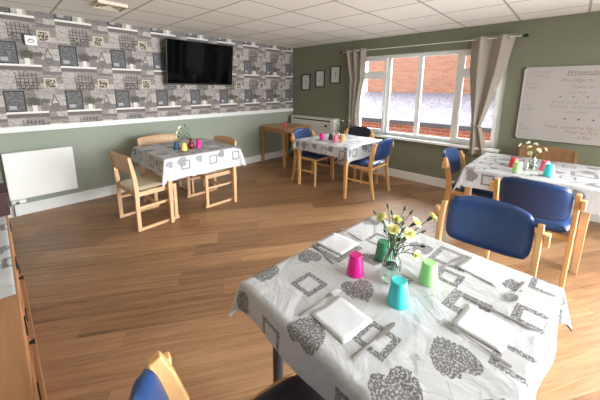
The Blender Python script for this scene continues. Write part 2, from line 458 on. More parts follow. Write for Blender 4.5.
# ------------------------------------------------------------------ outside
struct('ground_outside', MB().box(.25, 14, -14, 8, -.25, -.12), PAVE)
bl = thing('low_outbuilding', 'low red brick outbuilding with a mottled grey slate roof outside the window', 'building', (2.5, 0, -.12))
MB().box(0, .2, -6.2, 6, 0, .72).build('wall', BRICK, bl, smooth=False)
MB().box(-.09, .02, -6.2, 6, .72, .81).build('gutter', DKGUT, bl, smooth=False)
rf = MB(); rf.loft([[Vector((-.03, y, .79)), Vector((3.2, y, 1.46)), Vector((3.2, y, 1.40)), Vector((-.03, y, .72))] for y in (-6.2, 6)])
rf.build('roof', SLATE, bl, smooth=False)
shade_blk = thing('courtyard_shade_block', 'unseen red brick block added to shade the courtyard, beyond the right of the window', 'building', (6.0, -6.6, -.12))  # out of view; added only to keep bright sky off the courtyard
MB().box(-3.3, 3.3, -.3, .3, 0, 5.2).build('wall', BRICK, shade_blk, smooth=False)
MB().box(-3.35, 3.35, -.35, .35, 5.2, 5.3).build('roof_edge', DKGUT, shade_blk, smooth=False)
tb = thing('brick_house', 'pale orange brick house wall rising behind the slate roof', 'building', (5.7, 0, -.12))
MB().box(0, .3, -6.2, 1.5, 0, 3.3).build('wall', PBRICK, tb, smooth=False)
MB().box(-.12, .4, -6.2, 1.6, 3.3, 3.42).build('roof_edge', DKGUT, tb, smooth=False)

# ------------------------------------------------------------------ curtains
def curtain(name, label, prof, z_top, folds, tie=None, seed=0, group=None):
    """prof: (z, y0, y1, amplitude) from top to bottom"""
    t = thing(name, label, 'curtain', (-.085, 0, 0), 0, group)
    b = bmesh.new(); n = 90; rows = []
    Z = [p[0] for p in prof]
    def at(z):
        for p, q in zip(prof, prof[1:]):
            if p[0] >= z >= q[0]:
                k = (p[0] - z) / (p[0] - q[0])
                return [p[i] + (q[i] - p[i]) * k for i in (1, 2, 3)]
        return prof[-1][1:]
    m = 50
    for j in range(m + 1):
        z = Z[0] + (Z[-1] - Z[0]) * j / m; y0, y1, A = at(z)
        rows.append([b.verts.new((A * math.cos(folds * 2 * PI * i / n + .4 * math.sin(j * .1 + seed)) - (.02 if A < .03 else 0), y0 + (y1 - y0) * i / n + A * .25 * math.sin(folds * 4 * PI * i / n), z)) for i in range(n + 1)])
    for r0, r1 in zip(rows, rows[1:]):
        for i in range(n): b.faces.new((r0[i], r0[i + 1], r1[i + 1], r1[i]))
    o = MB(); o.bm.free(); o.bm = b
    ob = o.build('fabric', CURT, t, angle=80)
    sd = ob.modifiers.new('thick', 'SOLIDIFY'); sd.thickness = .004; sd.offset = 0
    y0, y1, A = at(2.11)
    for i in range(folds * 2):
        y = y0 + (y1 - y0) * (i + .5) / (folds * 2)
        g = MB(); g.loft([[Vector((math.cos(a) * 0, 0, 0)) + Vector((rr * math.cos(a), 0, rr * math.sin(a))) + Vector((0, dy, 0)) for a in [2 * PI * k / 16 for k in range(16)]] for rr, dy in ((.017, -.003), (.026, -.003), (.026, .003), (.017, .003))], closed=True)
        g.build('eyelet', CHROME if i % 2 else STEEL, t, loc=(0, y, 2.125))
    if tie:
        y0, y1, A = at(tie); g = MB(); cyy = (y0 + y1) / 2; w_ = abs(y1 - y0) / 2 + .012
        pts = [(.045 * math.cos(a) - .02, cyy + w_ * math.sin(a), tie + .012 * math.sin(a)) for a in [2 * PI * k / 24 for k in range(25)]]
        g.tube(pts, .012, 6); g.build('tieback', CURT, t)
    return t
curtain('curtain', 'oatmeal eyelet curtain gathered at the left side of the window', [(2.16, -1.40, -1.84, .032), (1.6, -1.53, -1.82, .03), (1.05, -1.56, -1.72, .022), (.62, -1.54, -1.76, .03)], 2.16, 3)
curtain('curtain', 'oatmeal eyelet curtain tied back at the right side of the window, beside the whiteboard', [(2.16, -3.44, -3.93, .035), (1.75, -3.45, -3.86, .032), (1.3, -3.52, -3.75, .025), (1.0, -3.56, -3.67, .016), (.8, -3.56, -3.74, .022), (.60, -3.55, -3.80, .028)], 2.16, 2, 1.0, 2)
pole = thing('curtain_pole', 'thin pale curtain pole with a dark finial above the window', 'curtain pole', (-.085, -2.7, 2.125))
MB().tube([(0, 1.38, 0), (0, -1.3, 0)], .006, 10).build('rod', WHITE, pole)
for s_ in (1.38, -1.3):
    MB().tube([(0, s_ + .015, 0), (0, s_ - .01, 0), (0, s_ - .03, 0), (0, s_ - .045, 0)], [.010, .02, .022, .008], 12).build('finial', BLACK, pole)
for s_ in (1.33, 0.0, -1.25):
    MB().tube([(0, s_, 0), (.045, s_, -.01), (.08, s_, .0)], .006, 8).build('bracket', STEEL, pole)

# ------------------------------------------------------------------ chairs
def blue_chair(pad=NAVY, label='', name='dining_chair'):
    """beech side frames, upholstered seat and curved back panel; faces +x"""
    t = thing(name, label, 'chair')
    rear = [(-.262, 0), (-.232, .15), (-.202, .32), (-.19, .45), (-.205, .58), (-.235, .70), (-.26, .775)]
    for s in (-1, 1):
        y = s * .245
        l = MB().sweep(rear, y, .015, [.015, .018, .023, .027, .026, .023, .018])
        l.build('rear_leg', BEECH, t, bevel=.005)
        MB().box(-.27, -.215, y + s * .030 - .016, y + s * .030 + .016, .665, .735).build('back_bracket', BEECH, t, bevel=.006)
        fr_ = [(.205, 0), (.205, .2), (.205, .34), (.20, .385), (.185, .408), (.155, .418), (0, .418), (-.185, .418)]
        MB().sweep(fr_, y * .97, .014, [.013, .016, .018, .019, .019, .018, .018, .018]).build('front_leg', BEECH, t, bevel=.005)
    MB().sweep([(-.19, .22), (.2, .22)], .235, .009, .013).build('stretcher', BEECHX, t, bevel=.003)
    MB().sweep([(-.19, .22), (.2, .22)], -.235, .009, .013).build('stretcher', BEECHX, t, bevel=.003)
    MB().box(.17, .19, -.225, .225, .385, .425).build('seat_rail', BEECH, t, bevel=.004)
    MB().box(-.2, -.18, -.235, .235, .385, .425).build('seat_rail', BEECH, t, bevel=.004)
    def sf(a, b, h):
        return (.01 + a * .225, b * .224, .458 + h - .012 * max(0, a) ** 3 * 1.2 - .006 * (1 - a * a) * (1 - b * b))
    MB().pad(sf, 16, 0.034, .10, 8).build('seat', pad, t, angle=80)
    def bf(a, b, h):
        z = .680 + b * .140 + (.012 * (1 - a * a) if b > 0 else -.012 * (1 - a * a)) * abs(b)
        x = -.230 - (z - .6) * .22 - .045 * (1 - a * a)
        return (x + h, a * .221, z)
    MB().pad(bf, 18, .024, .22, 8).build('backrest', pad, t, angle=80)
    return t
def wood_chair(label=''):
    """pale plywood chair on runners with a cream seat; faces +x"""
    t = thing('runner_base_chair', label, 'chair')
    for s in (-1, 1):
        y = s * .25
        MB().sweep([(-.20, .02), (-.20, .25), (-.195, .42), (-.205, .58), (-.222, .70), (-.24, .80)], y, .014, [.019, .02, .022, .021, .018, .014]).build('rear_leg', PALE, t, bevel=.004)
        MB().sweep([(.20, .02), (.20, .42)], y, .014, .019).build('front_leg', PALE, t, bevel=.004)
        MB().sweep([(-.22, .016), (.23, .016)], y, .014, .016).build('runner', PALEX, t, bevel=.004)
        MB().sweep([(-.2, .25), (.2, .25)], y, .010, .014).build('stretcher', PALEX, t, bevel=.003)
        MB().sweep([(-.2, .40), (.21, .40)], y, .013, .024).build('seat_rail', PALEX, t, bevel=.004)
    for x in (-.19, .19): MB().box(x - .012, x + .012, -.24, .24, .37, .42).build('cross_rail', PALE, t, bevel=.003)
    MB().box(-.012, .012, -.24, .24, .235, .265).build('cross_stretcher', PALE, t, bevel=.003)
    def sf(a, b, h): return (.01 + a * .22, b * .225, .435 + h - .01 * max(0, a) ** 3)
    MB().pad(sf, 14, .022, .12, 8).build('seat', CREAM, t, angle=80)
    def bf(a, b, h):
        z = .71 + b * .105 + .012 * (1 - a * a) * max(0, b)
        return (-.195 - (z - .58) * .16 - .03 * (1 - a * a) + h, a * .268, z)
    MB().pad(bf, 16, .011, .1, 10).build('backrest', PALE, t, angle=60)
    return t

bc = blue_chair()
GB = 'blue padded beech dining chairs'
put(bc, 'blue padded beech chair facing across the nearest table, in front of the vase', (-2.885, -4.27, 0), PI + R(1), GB)
def bch(label, loc, rz): return put(copy_tree(bc), label, loc, rz, GB)
bch('blue padded beech chair seen from behind at the near side of the right-hand table', (-1.585, -4.435, 0), R(-4))
bch('blue padded chair side-on at the left end of the right-hand table', (-1.13, -3.90, 0), R(-92))
bch('blue padded chair seen from its side on the right of the small middle table', (-.985, -2.48, 0), R(92))
bch('blue chair with shining backrest left of the middle table, nearest the bare table', (-1.13, -1.62, 0), R(-88))
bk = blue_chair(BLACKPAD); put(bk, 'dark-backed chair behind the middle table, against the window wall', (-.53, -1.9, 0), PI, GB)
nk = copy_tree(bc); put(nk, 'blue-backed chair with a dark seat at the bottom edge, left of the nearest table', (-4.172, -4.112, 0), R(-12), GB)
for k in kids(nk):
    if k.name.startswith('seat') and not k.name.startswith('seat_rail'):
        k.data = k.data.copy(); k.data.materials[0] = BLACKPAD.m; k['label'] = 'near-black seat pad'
GW = 'pale wooden chairs on runners round the left table'
wc = wood_chair(); put(wc, 'pale wooden chair with a cream seat, left of the table under the television', (-3.51, -1.15, 0), R(4), GW)
def wch(label, loc, rz): return put(copy_tree(wc), label, loc, rz, GW)
wch('pale wooden chair pushed in at the right side of the table under the television', (-2.69, -1.12, 0), PI)
wch('pale wooden chair behind the table under the television, back to the wallpapered wall', (-3.05, -.60, 0), R(-90))
wk = wch('wooden chair with a plain plywood back behind the right-hand table, below the whiteboard', (-.40, -4.39, 0), PI)
for k in kids(wk):
    if 'pale' in k.data.materials[0].name: k.data = k.data.copy(); k.data.materials[0] = DKOAK.m
wk['group'] = 'plywood-backed chair below the whiteboard'

# ------------------------------------------------------------------ tables
def table(name, label, cat, loc, rz, w, d, h, leg='square', wd=(BEECH, BEECHX), top_t=.025, lr=.025, inset=.05):
    t = thing(name, label, cat, loc, rz)
    MB().box(-w / 2, w / 2, -d / 2, d / 2, h - top_t, h).build('tabletop', wd[1], t, bevel=.004)
    a = MB(); i = inset + .012
    a.box(-w / 2 + i, w / 2 - i, -d / 2 + i, -d / 2 + i + .02, h - .10, h - top_t); a.box(-w / 2 + i, w / 2 - i, d / 2 - i - .02, d / 2 - i, h - .10, h - top_t)
    a.box(-w / 2 + i, -w / 2 + i + .02, -d / 2 + i, d / 2 - i, h - .10, h - top_t); a.box(w / 2 - i - .02, w / 2 - i, -d / 2 + i, d / 2 - i, h - .10, h - top_t)
    a.build('apron', wd[1], t)
    for sx in (-1, 1):
        for sy in (-1, 1):
            cx_, cy_ = sx * (w / 2 - inset), sy * (d / 2 - inset)
            if leg == 'round': m = MB().lathe([(0, 0), (lr * .85, 0), (lr, .02), (lr, h - top_t), (0, h - top_t)], 16, (cx_, cy_, 0))
            else:
                def rg(z, r): return [Vector((cx_ + p * r, cy_ + q * r, z)) for p, q in ((-1, -1), (1, -1), (1, 1), (-1, 1))]
                m = MB().loft([rg(0, lr * .78), rg(h * .55, lr * .95), rg(h - top_t, lr * 1.1)])
            m.build('leg', CHAR if leg == 'round' else wd[0], t, bevel=0 if leg == 'round' else .004)
    return t
def cloth(label, loc, rz, w, d, h, oh, group, flip=0, seed=0, wave=.012, n=84):
    """a square of printed cloth laid over a table: flat top, rounded edge, hanging sides, drooping corners"""
    rnd = random.Random(seed); b = bmesh.new(); uvs = b.loops.layers.uv.new('uv'); uvd = {}
    hw, hd, r = w / 2 + .006, d / 2 + .006, .012
    LX = [-(hw + oh[0]) + (2 * hw + oh[0] + oh[1]) * i / n for i in range(n + 1)]
    LY = [-(hd + oh[2]) + (2 * hd + oh[2] + oh[3]) * i / n for i in range(n + 1)]
    ph = [rnd.uniform(0, 6) for _ in range(6)]
    G = {}
    def fold(s):      # arc then straight: returns outward, down
        if s <= 0: return 0, 0
        if s < r * PI / 2: a = s / r; return r * math.sin(a), r * (1 - math.cos(a))
        return r, r + s - r * PI / 2
    for i, x in enumerate(LX):
        for j, y in enumerate(LY):
            sx, sy = abs(x) - hw, abs(y) - hd
            gx, gy = (1 if x > 0 else -1), (1 if y > 0 else -1)
            cxx, cyy = max(-hw, min(hw, x)), max(-hd, min(hd, y)); z = 0
            if sx > 0 and sy > 0:
                L = math.hypot(sx, sy); o_, dn = fold(L); ang = math.atan2(sy, sx)
                m = min(sx, sy) / max(sx, sy)
                fl = .30 * L * (.45 + .55 * m)
                X = cxx + gx * (math.cos(ang) * (o_ * 1 + fl)); Y = cyy + gy * (math.sin(ang) * (o_ + fl)); z = -dn * (.93 - .05 * m)
            elif sx > 0:
                o_, dn = fold(sx); wv = wave * dn / .2 * math.sin(y * 15 + ph[0] + gx) + .05 * dn
                X, Y, z = cxx + gx * (o_ + wv), y, -dn
            elif sy > 0:
                o_, dn = fold(sy); wv = wave * dn / .2 * math.sin(x * 15 + ph[1] + gy) + .05 * dn
                X, Y, z = x, cyy + gy * (o_ + wv), -dn
            else:
                X, Y = x, y
                z = .0012 * math.sin(x * 21 + ph[2]) * math.sin(y * 17 + ph[3]) + .0012
                # crease lines from being folded away
                for c_, k_ in ((x - .15, 1), (x + .15, -1), (y - .14, 1), (y + .15, 1)): z += .0016 * math.exp(-(c_ / .012) ** 2)
            v = b.verts.new((X, Y, z)); G[i, j] = v; uvd[v] = (x, y)
    for i in range(n):
        for j in range(n):
            f = b.faces.new((G[i, j], G[i + 1, j], G[i + 1, j + 1], G[i, j + 1])); f.smooth = True
            for lp in f.loops:
                u_, v_ = uvd[lp.vert]
                for _ in range(flip): u_, v_ = -v_, u_
                lp[uvs].uv = (u_, v_)
    me = bpy.data.meshes.new('tablecloth'); b.to_mesh(me); b.free(); me.materials.append(CLOTH.m)
    o = bpy.data.objects.new('tablecloth', me); C.objects.link(o)
    o.location = (loc[0], loc[1], h + .002); o.rotation_euler = (0, 0, rz)
    return tag(o, label, 'tablecloth', group)
GC = 'white tablecloths printed with grey squares and hearts'
T1 = (-3.582, -4.152, 0); R1 = R(-4.5); TH = .742
table('dining_table', 'nearest table with dark round metal legs under a large printed cloth', 'table', T1, R1, .88, .83, TH, 'round', lr=.022, inset=.088)
cloth('printed cloth on the nearest table, laid with napkins, cutlery and four cups', T1, R1, .88, .83, TH, (.13, .17, .16, .17), GC, 0, 1)
table('dining_table', 'pale wood table under the television, three wooden chairs around it', 'table', (-2.95, -1.03, 0), 0, .92, .92, .742, wd=(PALE, PALEX), lr=.024, inset=.045)
cloth('printed cloth with a deep hanging side on the table under the television', (-2.95, -1.03, 0), 0, .92, .92, .742, (.2, .16, .245, .2), GC, 0, 3)
table('dining_table', 'small beech table in front of the left curtain with three blue chairs', 'table', (-1.0, -2.0, 0), 0, .92, .92, .715, wd=(BEECH, BEECHX), lr=.023, inset=.03)
cloth('printed cloth with large grey hearts on the small middle table', (-1.0, -2.0, 0), 0, .92, .92, .715, (.15, .16, .2, .16), GC, 1, 5)
table('dining_table', 'right-hand beech table below the whiteboard', 'table', (-1.04, -4.315, 0), 0, .90, .90, .742, wd=(PALE, PALEX), lr=.028, inset=.035)
cloth('printed cloth with hanging corners on the right-hand table below the whiteboard', (-1.04, -4.36, 0), 0, .92, .99, .742, (.19, .2, .16, .24), GC, 2, 8, .02)
table('side_table', 'bare wooden side table in the room corner against the wallpapered wall', 'table', (-.60, -.40, 0), 0, .74, .68, .742, wd=(OAK, OAKX), lr=.024, inset=.035)

# ------------------------------------------------------------------ things on tables
def make_cup(col, label, loc, s=1.0, group=None):
    o = MB().lathe([(.030, .002), (.0335, .0), (.0385, .0), (.0395, .003), (.0385, .006), (.0285, .090), (.0265, .094), (.024, .0945), (.022, .0925), (0, .0925)], 32).build('tumbler', CUPC[col], None)
    o.location = (loc[0], loc[1], loc[2]); o.scale = (s, s, s)
    return tag(o, label, 'cup', group)
Z1 = TH + .0045
GCU = 'plastic tumblers standing upside down'
make_cup('pink', 'upturned bright pink tumbler on the nearest table', (-3.650, -3.990, Z1), .9, group=GCU)
make_cup('green', 'upturned dark green tumbler behind the vase on the nearest table', (-3.478, -4.022, Z1), .9, group=GCU)
make_cup('cyan', 'upturned turquoise tumbler in front of the vase on the nearest table', (-3.688, -4.190, Z1), .95, group=GCU)
make_cup('lime', 'upturned pale green tumbler right of the vase on the nearest table', (-3.497, -4.226, Z1), .92, group=GCU)
Z2 = .7465
make_cup('blue', 'upturned slate blue tumbler on the table under the television', (-3.11, -1.10, Z2), .98, GCU)
make_cup('yellow', 'upturned yellow tumbler on the table under the television', (-3.07, -1.215, Z2), .9, GCU)
make_cup('pink', 'upturned pink tumbler right of the red vase under the television', (-2.86, -1.17, Z2), .98, GCU)
Z3 = .7195
make_cup('pink', 'upturned magenta tumbler on the left of the small middle table', (-1.20, -1.82, Z3), 1.0, GCU)
make_cup('navy', 'dark navy tumbler beside the vase on the small middle table', (-1.12, -1.93, Z3), .95, GCU)
make_cup('rose', 'rose pink tumbler in front of the vase on the small middle table', (-1.20, -2.08, Z3), 1.05, GCU)
make_cup('peach', 'peach orange tumbler on the right of the small middle table', (-1.10, -2.14, Z3), 1.0, GCU)
make_cup('red', 'upturned coral red tumbler left of the vase on the right-hand table', (-1.18, -4.20, Z2), 1.0, GCU)
make_cup('lime', 'upturned pale green tumbler on the right-hand table', (-1.36, -4.25, Z2), 1.0, GCU)
make_cup('cyan', 'upturned turquoise tumbler on the right-hand table', (-1.31, -4.47, Z2), 1.08, GCU)
make_cup('rose', 'rose red tumbler behind the turquoise one on the right-hand table', (-1.12, -4.43, Z2), 1.0, GCU)
make_cup('red', 'small red tumbler on the bare side table in the corner', (-.70, -.49, .742), .8, 'tumbler on the side table')

def rot(p, a): return (p[0] * math.cos(a) - p[1] * math.sin(a), p[0] * math.sin(a) + p[1] * math.cos(a))
def L1(x, y):      # nearest table: measured with the cloth turned five degrees
    q = rot((x, y), R(-5)); return (-3.58 + q[0], -4.15 + q[1])
def napkin(x, y, rz, w, d, label, z, group='white paper napkins', seed=0):
    rnd = random.Random(seed); m = MB()
    for k in range(2):
        o_ = k * .0006; j = .0012 * (2 - k)
        n = 8; rows = []
        for i in range(n + 1):
            rows.append([m.bm.verts.new((-w / 2 + w * i / n + rnd.uniform(-.0006, .0006) + j * .3 * k, -d / 2 + d * q / n - j * .3 * k, o_ + .0010 * math.sin(i * 1.3 + k + seed) * math.sin(q * 1.1 + seed) + .0003 * (1 + k) * (.3 + .7 * (q / n)))) for q in range(n + 1)])
        for a_, b_ in zip(rows, rows[1:]):
            for q in range(n): m.bm.faces.new((a_[q], b_[q], b_[q + 1], a_[q + 1]))
    o = m.build('paper_napkin', PAPER, None, angle=80); s_ = o.modifiers.new('t', 'SOLIDIFY'); s_.thickness = .0004
    o.location = (x, y, z); o.rotation_euler = (0, 0, rz)
    return tag(o, label, 'napkin', group)
zc = Z1 + .001
napkin(*L1(.036, .355), R(-1), .145, .155, 'paper napkin at the back left of the nearest table, beyond the pink tumbler', zc, seed=1)
napkin(*L1(-.308, .038), R(-7), .14, .15, 'paper napkin at the front left of the nearest table, left of the turquoise tumbler', zc, seed=2)
napkin(*L1(.335, -.188), R(-13), .14, .16, 'paper napkin on the far side of the nearest table, below the blue backrest', zc, seed=3)
napkin(*L1(.008, -.286), R(-6), .14, .14, 'paper napkin at the right end of the nearest table', zc, seed=4)

def cutlery(kind):
    t = thing(kind, '', 'cutlery'); m = MB()
    def strip(prof, z=lambda s: .002, th=.0012):   # prof: (along, half width)
        ring = []
        for s, hwid in prof:
            zz = z(s); ring.append([Vector((s, hwid, zz)), Vector((s, hwid * .5, zz + th)), Vector((s, -hwid * .5, zz + th)), Vector((s, -hwid, zz)), Vector((s, 0, zz - th * .6))])
        m.loft(ring)
    if kind == 'table_knife':
        strip([(-.10, .004), (-.096, .008), (-.05, .0075), (-.005, .0055), (0, .0065)], th=.003)
        m.build('handle', STEEL, t); m = MB()
        strip([(0, .006), (.01, .008), (.07, .0095), (.095, .008), (.105, .002)], th=.001)
        m.build('blade', STEEL, t)
    elif kind == 'fork':
        strip([(-.10, .004), (-.095, .008), (-.06, .0065), (-.01, .003), (.03, .003)], lambda s: .003 + .01 * max(0, (s + .01)) , .002)
        m.build('handle', STEEL, t); m = MB()
        strip([(.028, .003), (.038, .010), (.055, .0125), (.06, .0125)], lambda s: .0035)
        for k in range(4):
            y = -.0105 + .007 * k
            m.tube([(.058, y, .0035), (.08, y, .003), (.097, y * .95, .006)], [.0019, .0018, .0008], 5)
        m.build('tines', STEEL, t)
    else:
        strip([(-.09, .004), (-.085, .008), (-.05, .0065), (0, .003), (.028, .003)], lambda s: .003 + .06 * max(0, s) * .3, .002)
        m.build('handle', STEEL, t); m = MB()
        m.pad(lambda a, b, h: (.052 + a * .028, b * .019 * (1 - .12 * a), .0065 - .005 * (1 - min(1, a * a + b * b)) + h * .2), 10, .004, .5, 6)
        m.build('bowl', STEEL, t, angle=80)
    return t
knife, fork, spoon = cutlery('table_knife'), cutlery('fork'), cutlery('dessert_spoon')
def lay(proto, p, a, label, z=zc + .001, used=set(), s=1.0, rz0=R(-5), loc=None):
    o = proto if proto.name not in used else copy_tree(proto); used.add(proto.name)
    q = loc or L1(*p); put(o, label, (q[0], q[1], z), rz0 + a, 'cutlery laid on the tables'); o.scale = (s, s * .85, s * .6); return o
def ang(p, q): return math.atan2(q[1] - p[1], q[0] - p[0])
lay(knife, (-.30, -.086), ang((-.42, -.082), (-.2, -.095)), 'steel knife lying right of the front left napkin on the nearest table')
lay(fork, (-.31, .131), ang((-.384, .133), (-.234, .131)), 'steel fork along the upper edge of the front left napkin')
lay(knife, (-.078, .35), ang((-.07, .266), (-.06, .438)), 'steel knife along the left edge of the back napkin on the nearest table').rotation_euler = (0, 0, ang((-3.665, -3.885), (-3.60, -3.715)) )
lay(fork, (.155, .385), ang((.146, .32), (.162, .446)), 'steel fork right of the back napkin on the nearest table')
lay(knife, (.295, -.08), ang((.21, -.064), (.383, -.098)), 'steel knife pointing to the napkin beside the pale green tumbler')
lay(fork, (-.08, -.285), ang((-.093, -.376), (-.069, -.189)), 'steel fork on the left of the right-end napkin')
lay(knife, (.11, -.30), ang((.111, -.4), (.108, -.203)), 'steel knife on the far side of the right-end napkin')
lay(spoon, (.28, -.316), PI + ang((.203, -.312), (.358, -.32)), 'steel dessert spoon near the right corner of the nearest table')

def vase_clear(label, loc, s=1, group=None):
    t = thing('glass_vase', label, 'vase', loc)
    o = MB().lathe([(0, 0), (.034, 0), (.037, .004), (.037, .075), (.033, .092), (.024, .11), (.022, .125), (.026, .142), (.0235, .142), (.0200, .125), (.022, .11), (.030, .092), (.0335, .075), (.0335, .008), (0, .006)], 32).build('bottle', VGLASS, t)
    MB().lathe([(0, .009), (.0325, .009), (.0325, .062), (0, .062)], 32).build('water', glass('water', (.9, .95, .92)), t)
    t.scale = (s, s, s); tag(t, group=group); return t
def flower(name, base, head, kind, label, bloom, group, s=1.0, curve=.012, seed=0):
    rnd = random.Random(seed); b = Vector(base); h = Vector(head)
    t = thing(name, label, 'flower', base, 0, group)
    d = h - b; mid = d * .5 + Vector((rnd.uniform(-1, 1), rnd.uniform(-1, 1), rnd.uniform(0, 1))) * curve
    mid.x *= .4; mid.y *= .4
    pts = [((1 - k) ** 2 * Vector((0, 0, 0)) + 2 * k * (1 - k) * mid + k * k * d) for k in [i / 8 for i in range(9)]]
    MB().tube(pts, .0014 * s, 5).build('stem', STEM, t)
    up = (pts[-1] - pts[-2]).normalized(); q = up.to_track_quat('Z', 'Y').to_matrix().to_4x4()
    M_ = Matrix.Translation(pts[-1]) @ q
    if kind == 'bloom':
        m = MB()
        for ringi, (cnt, rr, tilt, zz) in enumerate(((9, .017, .35, .004), (8, .014, .75, .006), (6, .010, 1.1, .008), (4, .006, 1.35, .010))):
            for k in range(cnt):
                a = 2 * PI * k / cnt + ringi * .4 + rnd.uniform(-.15, .15); vs = []
                for (u, v_) in ((0, -.15), (.5, -.42), (1, -.36), (1.08, 0), (1, .36), (.5, .42), (0, .15)):
                    r_ = rr * s * u; ww = rr * s * v_
                    p = Vector((r_ * math.cos(tilt), ww, zz * s + r_ * math.sin(tilt) + (.002 * s if u == 1 else 0)))
                    p.rotate(Matrix.Rotation(a, 3, 'Z')); vs.append(m.bm.verts.new(M_ @ p))
                m.bm.faces.new(vs)
        o = m.build('petals', bloom, t, smooth=False)
        MB().loft([[M_ @ Vector((r_ * s * math.cos(2 * PI * k / 8), r_ * s * math.sin(2 * PI * k / 8), z_ * s)) for k in range(8)] for r_, z_ in ((.0015, -.012), (.004, -.008), (.0045, 0), (.0055, .006))]).build('calyx', BUD, t)
    else:
        MB().loft([[M_ @ Vector((r_ * s * math.cos(2 * PI * k / 8), r_ * s * math.sin(2 * PI * k / 8), z_ * s)) for k in range(8)] for r_, z_ in ((.0014, -.004), (.004, 0), (.0048, .007), (.003, .014), (.0012, .018))]).build('bud', BUD, t)
    m = MB()
    for i in (4, 5, 6):
        a = rnd.uniform(0, 6.28); p0 = pts[i]; dr_ = Vector((math.cos(a), math.sin(a), .7)).normalized(); sd = dr_.cross(Vector((0, 0, 1))).normalized() * .0022 * s
        p1 = p0 + dr_ * .018 * s; p2 = p0 + dr_ * .034 * s + Vector((0, 0, -.004))
        vs = [m.bm.verts.new(v_) for v_ in (p0 - sd * .5, p1 - sd, p2, p1 + sd, p0 + sd * .5)]; m.bm.faces.new(vs)
    m.build('leaves', LEAF, t, smooth=False)
    return t
V1 = (-3.588, -4.114, Z1)
vase_clear('clear glass vase of yellow carnations in the middle of the nearest table', V1, 1.0)
heads = [([-3.622, -4.079, 1.003], 'big pale yellow carnation at the upper left of the nearest bunch'), ([-3.571, -4.179, 1.001], 'pale yellow carnation high on the right of the nearest bunch'),
         ([-3.477, -4.205, .999], 'pale yellow carnation reaching farthest right from the nearest vase'), ([-3.628, -4.182, .981], 'pale yellow carnation low in the middle of the nearest bunch'),
         ([-3.644, -4.135, .985], 'pale yellow carnation at the centre left of the nearest bunch'), ([-3.629, -4.214, .918], 'drooping pale yellow carnation hanging right of the nearest vase'),
         ([-3.578, -4.115, .99], 'pale yellow carnation at the back of the nearest bunch')]
GF = 'carnation stems in the nearest vase'
for i, (h, l) in enumerate(heads):
    b = (V1[0] + .014 * math.cos(i * 2.1), V1[1] + .014 * math.sin(i * 2.1), V1[2] + .10)
    flower('carnation', b, h, 'bloom', l, BLOOM, GF, 1.3 if i != 5 else 1.1, .02, i)
for i, h in enumerate([[-3.592, -4.085, 1.044], [-3.544, -4.122, .985], [-3.661, -4.073, 1.037], [-3.581, -4.216, .932], [-3.546, -4.153, 1.025], [-3.67, -4.17, .974], [-3.687, -4.127, 1.01], [-3.495, -4.186, .943], [-3.541, -4.127, 1.031], [-3.638, -4.124, 1.046], [-3.60, -4.15, 1.0], [-3.57, -4.14, .96], [-3.63, -4.15, .95], [-3.65, -4.11, .975], [-3.59, -4.18, .97], [-3.61, -4.1, .965]]):
    b = (V1[0] + .016 * math.cos(i * 1.7 + 1), V1[1] + .016 * math.sin(i * 1.7 + 1), V1[2] + .10)
    flower('carnation_bud', b, h, 'bud', 'closed green carnation bud on a thin stem in the nearest vase', BLOOM, GF + ', closed buds', 1.05, .02, 20 + i)
# red vase under the television
V2 = (-2.985, -1.22, Z2)
t = thing('bud_vase', 'small deep red vase on the table under the television', 'vase', V2)
MB().lathe([(0, 0), (.022, 0), (.034, .02), (.038, .045), (.032, .07), (.017, .09), (.014, .11), (.024, .128), (.021, .128), (.011, .11), (.013, .09), (0, .085)], 28).build('body', DKRED, t)
for i, (dx, dy, dz) in enumerate(((-.10, .10, .20), (-.13, .06, .16), (-.06, .12, .25), (-.08, .04, .13), (-.03, .06, .28))):
    flower('carnation', (V2[0], V2[1], V2[2] + .11), (V2[0] + dx, V2[1] + dy, V2[2] + dz), 'bloom' if i < 3 else 'bud', ['cream flower leaning left from the red vase', 'lowest cream flower left of the red vase', 'tallest cream flower in the red vase', 'low green bud in the red vase', 'tall green bud in the red vase'][i], BLOOMW, 'stems in the red vase', 1.4, .02, 60 + i)
V3 = (-1.02, -2.0, Z3)
vase_clear('clear glass vase on the small middle table in front of the curtain', V3, 1.0)
for i, (dx, dy, dz) in enumerate(((.05, -.02, .27), (-.03, .06, .25), (.10, -.10, .28), (.02, .03, .2), (-.02, -.04, .22))):
    flower('carnation', (V3[0], V3[1], V3[2] + .10), (V3[0] + dx, V3[1] + dy, V3[2] + dz), 'bloom' if i < 3 else 'bud', ['yellow flower in the middle of the vase on the middle table', 'yellow flower on the left of the vase on the middle table', 'tallest yellow flower in the vase on the middle table', 'green bud at the centre of the vase on the middle table', 'green bud on the right of the vase on the middle table'][i], BLOOM, 'stems in the middle table vase', 1.3, .02, 80 + i)
V4 = (-1.13, -4.335, Z2)
vase_clear('clear glass vase of cream flowers on the right-hand table', V4, .95)
for i, (dx, dy, dz) in enumerate(((-.0, .10, .21), (-.02, .03, .20), (.02, .05, .23), (-.02, -.03, .18), (.02, -.07, .19), (-.03, .02, .15), (.05, .0, .22))):
    flower('carnation', (V4[0], V4[1], V4[2] + .10), (V4[0] + dx, V4[1] + dy, V4[2] + dz), 'bloom', ['cream flower reaching left from the vase below the whiteboard', 'cream flower left of centre in the vase below the whiteboard', 'tallest cream flower in the vase below the whiteboard', 'cream flower right of centre in the vase below the whiteboard', 'cream flower reaching right from the vase below the whiteboard', 'lowest cream flower in the vase below the whiteboard', 'cream flower at the back of the vase below the whiteboard'][i], BLOOMW, 'stems in the right-hand table vase', 1.3, .015, 100 + i)
napkin(-1.30, -4.33, R(10), .12, .12, 'folded white paper napkin in front of the vase on the right-hand table', Z2, seed=9)
napkin(-1.17, -1.72, R(10), .13, .13, 'white paper napkin left of the magenta tumbler on the middle table', Z3 + .001, seed=10)
